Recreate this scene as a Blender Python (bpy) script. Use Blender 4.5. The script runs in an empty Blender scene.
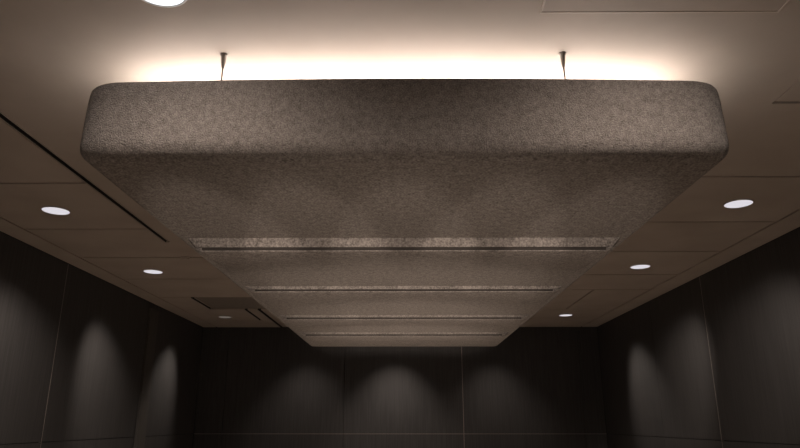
import bpy, bmesh, math
from mathutils import Vector, Matrix
PI = math.pi
sc = bpy.context.scene
COL = sc.collection

# ------------------------------------------------------------------ materials
def mat(name, col, rough=.8, metal=0, spec=.3):
    m = bpy.data.materials.new(name); m.use_nodes = True
    b = m.node_tree.nodes['Principled BSDF']
    b.inputs['Base Color'].default_value = (*col, 1)
    b.inputs['Roughness'].default_value = rough
    b.inputs['Metallic'].default_value = metal
    b.inputs['Specular IOR Level'].default_value = spec
    return m

def noise_colour(m, c1, c2, scale, lo=.35, hi=.65, vec_scale=(1,1,1), detail=4, bump=0, bump_dist=.002, bump_scale=None):
    nt = m.node_tree; N = nt.nodes; L = nt.links
    b = N['Principled BSDF']
    tc = N.new('ShaderNodeTexCoord'); mp = N.new('ShaderNodeMapping')
    mp.inputs['Scale'].default_value = vec_scale
    L.new(tc.outputs['Object'], mp.inputs['Vector'])
    n = N.new('ShaderNodeTexNoise'); n.inputs['Scale'].default_value = scale; n.inputs['Detail'].default_value = detail; n.inputs['Roughness'].default_value = .8 if detail == 9 else .5
    L.new(mp.outputs[0], n.inputs['Vector'])
    r = N.new('ShaderNodeValToRGB')
    r.color_ramp.elements[0].position = lo; r.color_ramp.elements[0].color = (*c1, 1)
    r.color_ramp.elements[1].position = hi; r.color_ramp.elements[1].color = (*c2, 1)
    L.new(n.outputs['Fac'], r.inputs[0]); L.new(r.outputs[0], b.inputs['Base Color'])
    if bump:
        bn = N.new('ShaderNodeBump'); bn.inputs['Strength'].default_value = bump; bn.inputs['Distance'].default_value = bump_dist
        n2 = n
        if bump_scale:
            n2 = N.new('ShaderNodeTexNoise'); n2.inputs['Scale'].default_value = bump_scale; n2.inputs['Detail'].default_value = 3
            L.new(mp.outputs[0], n2.inputs['Vector'])
        L.new(n2.outputs['Fac'], bn.inputs['Height']); L.new(bn.outputs[0], b.inputs['Normal'])
    return m

felt = noise_colour(mat('heathered_felt', (.2,.17,.15), 1, 0, .05), (.10,.084,.075), (.42,.366,.328), 250, .30, .70,
                    detail=3, bump=1.0, bump_dist=.007, bump_scale=230)
def second_octave(m, scale, w):
    nt = m.node_tree; N = nt.nodes; L = nt.links
    n1 = [x for x in N if x.type == 'TEX_NOISE'][0]; ramp = [x for x in N if x.type == 'VALTORGB'][0]; mp = [x for x in N if x.type == 'MAPPING'][0]
    n2 = N.new('ShaderNodeTexNoise'); n2.inputs['Scale'].default_value = scale; n2.inputs['Detail'].default_value = 4
    mx = N.new('ShaderNodeMix'); mx.inputs[0].default_value = w
    L.new(mp.outputs[0], n2.inputs['Vector']); L.new(n1.outputs['Fac'], mx.inputs[2]); L.new(n2.outputs['Fac'], mx.inputs[3])
    L.new(mx.outputs[0], ramp.inputs[0])
second_octave(felt, 60, .32)
felt.node_tree.nodes['Principled BSDF'].inputs['Sheen Weight'].default_value = .15
felt_under = noise_colour(mat('heathered_felt_underside', (.2,.17,.15), 1, 0, .05), (.085,.072,.064), (.43,.378,.338), 135, .29, .71,
                    detail=4, bump=1.0, bump_dist=.008, bump_scale=120)
second_octave(felt_under, 42, .34)
shade_m = mat('painted_rib_shade', (.055,.047,.042), 1, 0, .05)  # dark colour standing in for the shade under the ribs
ceil_m = noise_colour(mat('ceiling_paint', (.4,.33,.27), .75), (.385,.32,.265), (.425,.355,.298), 3, bump=.05, bump_dist=.001, bump_scale=300)
groove_m = mat('shadow_gap_black', (.02,.017,.015), .9)
wall_m = noise_colour(mat('charcoal_wood_grain', (.05,.045,.042), .6), (.042,.039,.038), (.062,.058,.056), 9, .35, .7,
                      vec_scale=(14,14,.35), detail=6, bump=.15, bump_dist=.001)
pil_m = noise_colour(mat('lighter_grain', (.07,.06,.055), .6), (.068,.061,.055), (.085,.077,.07), 9, .35, .7,
                     vec_scale=(14,14,.35), detail=6)
lit_edge_m = mat('lit_joint_edge', (.30,.26,.23), .45, .3)  # pale tone carries the light caught on joint edges
floor_m = noise_colour(mat('pale_floor', (.5,.45,.4), .6), (.52,.46,.40), (.58,.52,.46), 4)
white_m = mat('white_metal', (.75,.74,.74), .4)
grey_m = mat('brushed_grey_metal', (.42,.37,.33), .5, .4)
cable_m = mat('steel_cable', (.22,.18,.16), .6, .2)
grille_m = noise_colour(mat('return_panel_grey', (.2,.17,.14), .9), (.19,.16,.135), (.23,.195,.165), 60)
def emit(name, col, s):
    m = bpy.data.materials.new(name); m.use_nodes = True
    nt = m.node_tree; nt.nodes.clear()
    e = nt.nodes.new('ShaderNodeEmission'); o = nt.nodes.new('ShaderNodeOutputMaterial')
    e.inputs[0].default_value = (*col, 1); e.inputs[1].default_value = s
    nt.links.new(e.outputs[0], o.inputs[0]); return m
lens_m = emit('lamp_lens', (.92,.88,.94), .78)
lens_dim_m = emit('lamp_lens_dim', (1,.86,.76), .12)
lens_bright_m = emit('lamp_lens_bright', (.95,.97,1), 1.6)
led_m = emit('warm_led_diffuser', (1,.86,.74), 1)

# ------------------------------------------------------------------ helpers
def tag(o, label, cat, group=None):
    o['label'] = label; o['category'] = cat
    if group: o['group'] = group
    return o
def link(name, bm, m, parent=None, smooth=False):
    me = bpy.data.meshes.new(name)
    bmesh.ops.recalc_face_normals(bm, faces=bm.faces) if not smooth == 'keep' else None
    bm.to_mesh(me); bm.free()
    for mm in (m if isinstance(m, (list, tuple)) else [m]): me.materials.append(mm)
    if smooth:
        for p in me.polygons: p.use_smooth = True
    o = bpy.data.objects.new(name, me); COL.objects.link(o)
    if parent: o.parent = parent
    return o
def struct(o): o['kind'] = 'structure'; return o
def empty(name, loc):
    o = bpy.data.objects.new(name, None); o.empty_display_size = .1; o.location = loc; COL.objects.link(o); return o
def box(bm, x0, x1, y0, y1, z0, z1, mi=0):
    v = [bm.verts.new(p) for p in ((x0,y0,z0),(x1,y0,z0),(x1,y1,z0),(x0,y1,z0),(x0,y0,z1),(x1,y0,z1),(x1,y1,z1),(x0,y1,z1))]
    for f in ((0,3,2,1),(4,5,6,7),(0,1,5,4),(1,2,6,5),(2,3,7,6),(3,0,4,7)):
        bm.faces.new([v[i] for i in f]).material_index = mi
def lathe(bm, prof, n=40):
    rings = [[bm.verts.new((r*math.cos(2*PI*i/n), r*math.sin(2*PI*i/n), z)) for i in range(n)] if r > 1e-6 else [bm.verts.new((0,0,z))] for r, z in prof]
    for a, b in zip(rings, rings[1:]):
        for i in range(n):
            j = (i+1) % n
            vs = [a[i % len(a)]] + ([a[j]] if len(a) > 1 else []) + ([b[j]] if len(b) > 1 else []) + [b[i % len(b)]]
            bm.faces.new(vs)

# ------------------------------------------------------------------ room
XL, XR, YB, YF, ZC, EYE = -2.655, 2.55, 8.6, -2.6, 2.7, 1.5
G = .018                                        # joint width between ceiling boards
bm = bmesh.new()
box(bm, XL-.15, XR+.15, YF-.15, YB+.15, -.1, 0); struct(link('floor', bm, floor_m))

bm = bmesh.new()
box(bm, XL-.15, XR+.15, YF-.15, YB+.15, ZC+.06, ZC+.16, 1)
HX0, HX1, HY = .418, 1.145, 1.715               # opening of the access hatch
XA, XS0, XS1, XD = -2.47, -1.661, -1.626, 2.335
def strip(x0, x1, ys, skip=()):
    for i, (a, b) in enumerate(zip(ys, ys[1:])):
        if i in skip: continue
        box(bm, x0+G/2, x1-G/2, a+G/2, b-G/2, ZC, ZC+.06)
# perimeter margins
strip(XL, XA, [YF, YB]); strip(XD, XR, [YF, YB])
YL = [YF, -.8, .1, .9, 1.65, 2.4, 3.19, 4.036]
strip(XA, XS0, YL)
box(bm, XS1, 0, .1+G/2, 4.36, ZC, ZC+.06); box(bm, 0, HX0, .1+G/2, 3.119-G/2, ZC, ZC+.06); box(bm, XS1, -G/2, YF, .1-G/2, ZC, ZC+.06)                   # smooth field beside the cloud
# past the end of the slot the boards run through
YM = [4.036, 4.80, 5.575, 6.45]
box(bm, XA+G/2, XS0-G/2, 4.036+G/2, 4.36, ZC, ZC+.06)
box(bm, XA+G/2, 0-G/2, 4.36, 4.80-G/2, ZC, ZC+.06)
strip(XA, 0, [4.80, 5.575, 6.45])
# far left bay with lowered return panel and short slots
box(bm, XA+G/2, -2.15, 6.45+G/2, 7.17, ZC, ZC+.06)
box(bm, XA+G/2, -1.775, 7.17+.012, 8.0, ZC, ZC+.06)
box(bm, -1.735, -1.63, 7.17+.012, 8.0, ZC, ZC+.06)
box(bm, -1.585, 0-G/2, 7.17+.012, 8.58, ZC, ZC+.06)
box(bm, XA+G/2, -1.63, 8.0+G/2, YB, ZC, ZC+.06)
# right side boards
strip(0, XD, [YF, .2])
box(bm, HX0, HX1, .2+G/2, 1.42, ZC, ZC+.06)
box(bm, HX0, HX1, HY, 2.31, ZC, ZC+.06); box(bm, HX0, 1.45, 2.31, 3.119-G/2, ZC, ZC+.06)
box(bm, HX1, 1.45, .2+G/2, 2.31, ZC, ZC+.06)
box(bm, 1.45+.003, XD-G/2, .2+G/2, 2.31-G/2, ZC, ZC+.06)
box(bm, 1.45, XD-G/2, 2.31+G/2, 3.119-G/2, ZC, ZC+.06)
strip(0, XD, [3.119, 3.902, 4.64, 5.419, 6.073])
strip(0, 1.80, [6.073, 7.182]); strip(1.80, XD, [6.073, 7.182])
strip(0, XD, [7.182, YB])
struct(link('ceiling', bm, [ceil_m, groove_m]))

def panel_wall(name, axis, pos, sgn, cuts, lo, hi):
    """board wall with open joints; boards face the room, sgn points outwards"""
    bm = bmesh.new(); g = .0025
    zs = [0, 1.36, ZC]
    xs = [lo] + cuts + [hi]
    a, b = sorted((pos, pos+sgn*.02)); c, d = sorted((pos+sgn*.02, pos+sgn*.15))
    for z0, z1 in zip(zs, zs[1:]):
        for x0, x1 in zip(xs, xs[1:]):
            if axis == 'x': box(bm, a, b, x0+g, x1-g, z0+g, z1-(g if z1 < 2 else 0))
            else: box(bm, x0+g, x1-g, a, b, z0+g, z1-(g if z1 < 2 else 0))
    if axis == 'x': box(bm, c, d, lo, hi, 0, ZC+.06, 1)
    else: box(bm, lo, hi, c, d, 0, ZC+.06, 1)
    return struct(link(name, bm, [wall_m, groove_m]))
panel_wall('wall_left', 'x', XL, -1, [-.8, 1.1, 3.05, 5.0, 6.72, 6.95], YF, YB)
panel_wall('wall_right', 'x', XR, 1, [-.3, 1.65, 3.58, 5.51, 6.72], YF, YB)
panel_wall('wall_back', 'y', YB, 1, [-2.3, -.767, .754, 2.29], XL, XR)
panel_wall('wall_front', 'y', YF, -1, [-1, .75], XL, XR)
# pale strips painting the lit edges of the wall joints
def lit_edge(n, *b):
    bm = bmesh.new(); box(bm, *b); struct(link('trim_%d' % n, bm, lit_edge_m))
lit_edge(1, .751, .757, YB-.0015, YB+.018, 1.363, ZC-.001)
lit_edge(2, XL+.001, XR-.001, YB-.0015, YB+.018, 1.3578, 1.3622)
lit_edge(3, XL-.018, XL+.001, 4.998, 5.002, .001, ZC-.001)
lit_edge(4, XR-.001, XR+.018, 5.508, 5.512, .001, ZC-.001)
lit_edge(5, .751, .757, YB-.0015, YB+.018, .01, 1.357)
bm = bmesh.new(); box(bm, XL, XL+.022, 6.724, 6.946, 0, ZC-.06); struct(link('trim_6', bm, pil_m))

bm = bmesh.new(); box(bm, -1.9, 1.9, YF-.001, YF+.01, .5, 2.0)  # unseen glowing panel added behind the camera as fill light
struct(link('added_glow_panel_1', bm, emit('added_fill_glow', (1,.88,.78), .4)))
def slot(x, y0, y1, wd, label):
    t = empty('linear_slot_diffuser', (x, (y0+y1)/2, ZC)); tag(t, label, 'air diffuser')
    h = (y1-y0)/2
    bm = bmesh.new()
    for s in (-1, 1): box(bm, *sorted((s*wd/2, s*(wd/2+.004))), -h, h, -.003, .03)
    link('flange', bm, ceil_m, t)
    bm = bmesh.new()
    for s in (-1, 1): box(bm, *sorted((s*wd/2, s*(wd/2-.004))), -h, h, -.0025, .055)
    box(bm, -wd/2, wd/2, -h, h, .04, .055); box(bm, -.0015, .0015, -h, h, .01, .04)
    link('black_channel', bm, groove_m, t)
slot(-1.6435, YF+.01, 4.355, .026, 'long narrow black slot diffuser running along the ceiling left of the cloud')
slot(-1.755, 7.19, 7.99, .031, 'short black slot in the far left ceiling, left one of two')
slot(-1.6075, 7.19, 8.57, .036, 'short black slot in the far left ceiling, nearest the cloud')
slot(-2.128, 6.47, 7.15, .034, 'black slot along the left edge of the darker grey ceiling panel')
# ------------------------------------------------------------------ return panel, hatch
rp = bmesh.new(); box(rp, -2.105, -.9, 6.47, 7.15, ZC+.004, ZC+.03)
tag(link('return_air_panel', rp, grille_m), 'darker recessed ceiling panel with a black gap at its left, far left beside the cloud', 'ceiling panel')
h = empty('access_hatch', ((HX0+HX1)/2, (1.42+HY)/2, ZC))
tag(h, 'large flat ceiling access hatch with thin pale frame at the top right', 'access hatch')
W2, D2 = (HX1-HX0)/2, (HY-1.42)/2
bm = bmesh.new(); box(bm, -W2+.005, W2-.005, -D2+.005, D2-.005, -.0035, .02); link('hatch_door', bm, ceil_m, h)
bm = bmesh.new()
for s in (-1, 1):
    box(bm, *sorted((s*W2, s*(W2-.005))), -D2, D2, -.005, .03)
    box(bm, -W2+.005, W2-.005, *sorted((s*D2, s*(D2-.005))), -.005, .03)
link('hatch_frame', bm, mat('pale_frame', (.55,.46,.39), .5), h)
bm = bmesh.new(); lathe(bm, [(0,-.016),(.022,-.015),(.03,-.006),(.042,-.004),(.042,.004)], 28)
o = link('sprinkler_cover', bm, ceil_m); o.location = (-1.66, 4.80, ZC)
tag(o, 'small round ceiling sprinkler cover on the joint beyond the end of the long black slot', 'sprinkler cover')

# ------------------------------------------------------------------ acoustic cloud
HW, Y0, Y1, ZB, ZT = .976, 1.745, 6.77, EYE+.74, EYE+.99
RCX, RCY, RB, RT = .115, .065, .054, .03
root = empty('acoustic_ceiling_cloud', (0, (Y0+Y1)/2, ZB))
CX = 0.0
root.location.x = CX
tag(root, 'huge taupe felt acoustic cloud with rounded corners and ribbed underside hung below the ceiling', 'acoustic cloud')
LY = (Y1-Y0)/2
def bow(x): return .013*(1-(x/HW)**2)
NS, NA, NX = 60, 10, 40
def ring(ix, iy, z, crown=0):
    """rounded rectangle inset by ix, iy with fixed point count"""
    rx, ry = (max(RCX-ix, .0005), max(RCY-iy, .0005)) if abs(ix-iy) < .03 else (.0005, .0005)
    hx, hy = HW-ix, LY-iy
    pts = []
    for cx, cy, a0 in ((hx-rx, -hy+ry, -PI/2), (hx-rx, hy-ry, 0), (-hx+rx, hy-ry, PI/2), (-hx+rx, -hy+ry, PI)):
        for k in range(NA+1):
            a = a0+PI/2*k/NA
            pts.append((cx+rx*math.cos(a), cy+ry*math.sin(a)))
        # straight run to next corner
        nxt = {-PI/2: (hx, hy-ry, 0), 0: (-hx+rx, hy, 0), PI/2: (-hx, -hy+ry, 0), PI: (hx-rx, -hy, 0)}[a0]
        x0, y0 = pts[-1]; n = NS if a0 in (-PI/2, PI/2) else NX
        for k in range(1, n):
            t = k/n; pts.append((x0+(nxt[0]-x0)*t, y0+(nxt[1]-y0)*t))
    return [(x, y, z+(bow(x) if crown else 0)) for x, y in pts]
bm = bmesh.new()
T = ZT-ZB
def tap(z): return .008*max(0, (z-.06)/(T-.06))
rings = []
rings.append(ring(.20, .20, T, 1)); rings.append(ring(RT*1.5, RT*1.5, T, 1))
for k in range(5):
    a = PI/2*k/4; i = RT*(1-math.sin(a)); rings.append(ring(i+tap(T), i, T-RT+RT*math.cos(a), 1))
for z in (.19, .16, .125, .09): rings.append(ring(tap(z), 0, z))
for k in range(9):
    a = PI/2*k/8; i = RB*(1-math.cos(a)); rings.append(ring(i, i, RB-RB*math.sin(a)))
IX, IY = .068, .10
rings.append(ring(IX, IY, 0))
vr = [[bm.verts.new(p) for p in R] for R in rings]
for q, (a, b) in enumerate(zip(vr, vr[1:])):
    n = len(a)
    for i in range(n): bm.faces.new((a[i], a[(i+1) % n], b[(i+1) % n], b[i])).material_index = 1 if q >= len(vr)-5 else 0
bm.faces.new(vr[0])
shell = link('shell', bm, [felt, felt_under], root, smooth=True)
# five underside modules: each starts with a rounded lip that drops, then rises back
lips = [(2.625, .058), (3.632, .034), (4.672, .033), (5.625, .032)]
starts = [Y0+IY] + [l[0] for l in lips] + [Y1-IY]
drops = [0] + [l[1] for l in lips]
def side(x):
    t = min(1, max(0, (HW-IX-abs(x))/.065)); return math.sin(t*PI/2)**1.0
yc = (Y0+Y1)/2
for k in range(5):
    ya, yb, d = starts[k], starts[k+1], drops[k]
    rows = []
    if d:
        rl = .004
        gz, gh, gd = d-rl, (.015 if d > .05 else .012), .022      # shadow reveal just above the lip
        rows += [(ya, 0), (ya, -(gz-gh)*.5), (ya, -(gz-gh)+.003), (ya+.0015, -(gz-gh)), (ya+gd, -(gz-gh)), (ya+gd, -gz+.0005), (ya+.0015, -gz+.0005)]
        for j in range(9):
            a = PI/2*j/8; rows.append((ya+rl*(1-math.cos(a)), -(d-rl)-rl*math.sin(a)))
        for j in range(1, 13):
            t = j/12; s = t*t*(3-2*t); rows.append((ya+rl+(.75*(yb-ya)-rl)*t, -d*(1-s)))
        rows.append((yb, 0))
    else:
        rows = [(ya+(yb-ya)*j/12, 0) for j in range(13)]
    xs = sorted({round(s*(HW-IX-.07*(1-math.cos(PI/2*j/8))), 5) for j in range(9) for s in (-1, 1)} | {round(-.8+1.6*j/20, 5) for j in range(21)})
    bm = bmesh.new()
    V = [[bm.verts.new((x, y-yc, z*side(x))) for x in xs] for y, z in rows]
    for a, b in zip(V, V[1:]):
        for i in range(len(xs)-1):
            bm.faces.new((a[i], b[i], b[i+1], a[i+1]))
    bmesh.ops.remove_doubles(bm, verts=bm.verts, dist=1e-6)
    link('underside_panel', bm, felt_under, root, smooth='keep').data.set_sharp_from_angle(angle=math.radians(50))
    if d:
        sb = bmesh.new(); box(sb, -.845, .845, ya-yc+.004, ya-yc+.018, -gz+.001, -(gz-gh)-.0005)  # dark strip painted in for the shade line below the rib face
        o = link('shade_strip', sb, shade_m, root); o['label'] = 'dark strip painting the shade line under a raised felt rib'

# ------------------------------------------------------------------ suspension cables
ctop = ZT-ZC
def cable(x, y, label, lean):
    t = empty('suspension_cable', (x, y, ZC)); tag(t, label, 'suspension cable', 'cables holding the felt cloud')
    bm = bmesh.new(); lathe(bm, [(0,0),(.013,.0),(.013,-.004),(.0095,-.006),(.0075,-.03),(.0045,-.052),(.003,-.056),(0,-.056)], 24)
    link('ceiling_mount', bm, grey_m, t, smooth=True)
    bm = bmesh.new(); lathe(bm, [(0,-.05),(.0026,-.05),(.0026,ctop+.004),(0,ctop+.004)], 10)
    c = link('wire', bm, cable_m, t, smooth=True); c.rotation_euler = (0, lean, 0)
cable(-.612, 1.95, 'thin steel cable with a grey cone mount, left of the two above the cloud', .01)
cable(.541, 1.95, 'thin steel cable with a grey cone mount, right of the two above the cloud', -.02)

# ------------------------------------------------------------------ linear uplight lying on top of the cloud
def uplight(x0, x1, y0, y1, power, label):
    w, d = x1-x0, y1-y0
    t = empty('linear_uplight', ((x0+x1)/2, (y0+y1)/2, ZT+.012))
    tag(t, label, 'uplight')
    bm = bmesh.new()
    box(bm, -w/2, w/2, -d/2, d/2, 0, .004)
    box(bm, -w/2, w/2, -d/2, -d/2+.003, .004, .014); box(bm, -w/2, w/2, d/2-.003, d/2, .004, .014)
    link('channel', bm, white_m, t)
    bm = bmesh.new(); box(bm, -w/2, w/2, -d/2+.003, d/2-.003, .004, .009); link('diffuser', bm, led_m, t)
    L = bpy.data.lights.new('led_row', 'AREA'); L.shape = 'RECTANGLE'; L.size = w; L.size_y = d-.008
    L.energy = power; L.color = (1, .93, .89)
    o = bpy.data.objects.new('led_row', L); o.rotation_euler = (PI, 0, 0); o.location = (0, 0, .012); o.parent = t; COL.objects.link(o)
uplight(-.95, .95, 2.12, 2.17, 15.5, 'long warm white light strip glowing on top of the felt cloud')

# ------------------------------------------------------------------ recessed downlights
def downlight(x, y, label, aim=(0, 0), power=30, angle=90, blend=1, lens=lens_m, group=None, col=(1,.88,.79), R=.074):
    t = empty('recessed_downlight', (x, y, ZC)); tag(t, label, 'downlight', group)
    bm = bmesh.new(); lathe(bm, [(R,-.0005),(R+.001,-.004),(R+.007,-.004),(R+.009,-.001),(R+.009,.0)], 48)
    link('trim_ring', bm, ceil_m if lens is not lens_bright_m else white_m, t, smooth=True)
    bm = bmesh.new(); lathe(bm, [(0,-.003),(R,-.003),(R,0)], 48); link('lens', bm, lens, t)
    L = bpy.data.lights.new('lamp', 'SPOT'); L.energy = power; L.spot_size = math.radians(angle); L.spot_blend = blend
    L.color = col; L.shadow_soft_size = .05
    o = bpy.data.objects.new('lamp', L); o.parent = t; o.location = (0, 0, -.03)
    o.rotation_euler = Vector((aim[0], aim[1], -1)).to_track_quat('-Z', 'Y').to_euler(); COL.objects.link(o)
    return t
GL = 'recessed downlights along the walls'
WP = 66
downlight(-2.06, 3.648, 'round white downlight, nearest of the left row, beside the long black slot', (-.6, .97), WP*1.3, 55, group=GL)
downlight(-2.085, 5.277, 'round white downlight, second of the left row, between slot end and grey panel', (-.57, .6), WP, 58, group=GL)
downlight(-2.13, 7.72, 'dim round downlight at the far left corner beyond the grey panel', (-.53, -.38), WP*.66, 58, lens=lens_dim_m, group=GL)
downlight(1.92, 3.543, 'round white downlight, nearest of the right row', (.64, 1.4), WP*1.3, 55, group=GL)
downlight(1.905, 5.119, 'round white downlight, second of the right row, beside the cloud', (.65, 1.1), WP, 58, group=GL)
downlight(1.895, 7.60, 'round white downlight at the far right near the back wall', (.65, -.5), WP*.66, 58, group=GL)
downlight(-.708, 1.598, 'bright round downlight cut by the top edge, in front of the felt cloud', (0, -.1), 10, 60, lens=lens_bright_m, R=.075)
GB = 'downlights behind the cloud'
for x in (-1.25, -.12, 1.15):
    downlight(x, 8.02, 'recessed downlight washing the back wall, hidden behind the cloud', (0, .25), WP*(1.0 if x == -.12 else .4), 80, group=GB)
GN = 'downlights over the near end of the room'
for x in (-2.07, 1.92):
    downlight(x, 1.9, 'recessed downlight near the side wall outside the picture', (.05 if x > 0 else -.05, .35), WP*1.6, 110, group=GN)
for x in (-.60, .68):
    downlight(x, 1.27, 'recessed downlight just in front of the felt cloud', (0, .15), 27, 150, blend=1, group=GN)
for x in (-.75, .75):  # added unseen lamps, floor bounce brightens the cloud
    downlight(x, -.5, 'added fill downlight over the near floor', (0, .5), 40, 70, blend=1, group=GN)
for x in (-.75, 0, .75):  # added hidden lamps bouncing light off the far floor onto the underside
    downlight(x, 7.25, 'added fill downlight over the floor beyond the felt cloud', (0, -.45), 135, 75, blend=1, group=GB)

# ------------------------------------------------------------------ added floor uplights, unseen fill for the cloud underside
def added_floor_fill(x, y, aim, power, angle, label, group):
    t = empty('added_floor_fill', (x, y, 0)); tag(t, label, 'uplight', group)
    bm = bmesh.new(); lathe(bm, [(.04,.001),(.042,.012),(.06,.010),(.065,0)], 32); link('bezel', bm, grey_m, t, smooth=True)
    bm = bmesh.new(); lathe(bm, [(.041,.001),(.041,.007),(0,.007)], 32); link('lens', bm, lens_m, t)
    L = bpy.data.lights.new('lamp', 'SPOT'); L.energy = power; L.spot_size = math.radians(angle); L.spot_blend = 1
    L.color = (1,.86,.75); L.shadow_soft_size = .03
    o = bpy.data.objects.new('lamp', L); o.parent = t; o.location = (0, 0, .03)
    o.rotation_euler = Vector((aim[0], aim[1], 1)).to_track_quat('-Z', 'Y').to_euler(); COL.objects.link(o)
GF = 'added fill uplights set in the floor along the middle of the room'
for y, pw in ((.62, 45), (1.85, 85), (3.0, 85), (4.1, 85)):
    added_floor_fill(0, y, (0, .93), pw, 46, 'added small round fill uplight set in the floor along the middle of the room', GF)

# ------------------------------------------------------------------ added fill spots behind the camera to brighten the rib faces
for x in (-.74, -.37, 0, .37, .74):
    t = empty('added_wall_fill', (x, YF+.01, 2.25-1.05)); tag(t, 'added small grey fill spotlight facing the ribs of the felt cloud', 'spotlight', 'added fill spotlights on the near wall')
    bm = bmesh.new(); box(bm, -.03, .03, 0, .02, -.04, .04); link('bracket', bm, grey_m, t)
    bm = bmesh.new(); lathe(bm, [(0,0),(.024,0),(.028,.01),(.028,.09),(.025,.09),(.025,.07)], 28)
    q = Vector((0, 1, math.tan(math.radians(9.4)))).to_track_quat('Z', 'Y').to_euler()
    h = link('housing', bm, grey_m, t, smooth=True); h.rotation_euler = q; h.location = (0, .012, 0)
    bm = bmesh.new(); lathe(bm, [(0,.072),(.025,.072),(.025,.075),(0,.075)], 28)
    l = link('lens', bm, lens_m, t); l.rotation_euler = q; l.location = (0, .012, 0)
    L = bpy.data.lights.new('lamp', 'SPOT'); L.energy = 380; L.spot_size = math.radians(8.0); L.spot_blend = .35
    L.color = (1,.87,.77); L.shadow_soft_size = .012
    o = bpy.data.objects.new('lamp', L); o.parent = t; o.location = (0, .13, .02)
    o.rotation_euler = Vector((0, 1, math.tan(math.radians(9.4)))).to_track_quat('-Z', 'Y').to_euler(); COL.objects.link(o)

# ------------------------------------------------------------------ camera, world
w = bpy.data.worlds.new('world'); sc.world = w; w.use_nodes = True
w.node_tree.nodes['Background'].inputs[0].default_value = (.9, .8, .72, 1)
w.node_tree.nodes['Background'].inputs[1].default_value = .0
cd = bpy.data.cameras.new('camera'); cam = bpy.data.objects.new('camera', cd); COL.objects.link(cam)
cd.sensor_width = 36; cd.lens = 36*650/800; cd.clip_start = .01
cam.location = (0, 0, EYE)
cam.rotation_euler = (PI/2+math.atan(.305), 0, math.atan(4/650*math.cos(math.atan(.305))))
sc.camera = cam
sc.view_settings.view_transform = 'Standard'; sc.view_settings.look = 'None'
sc.view_settings.exposure = 0; sc.view_settings.gamma = 1; sc.view_settings.use_curve_mapping = False
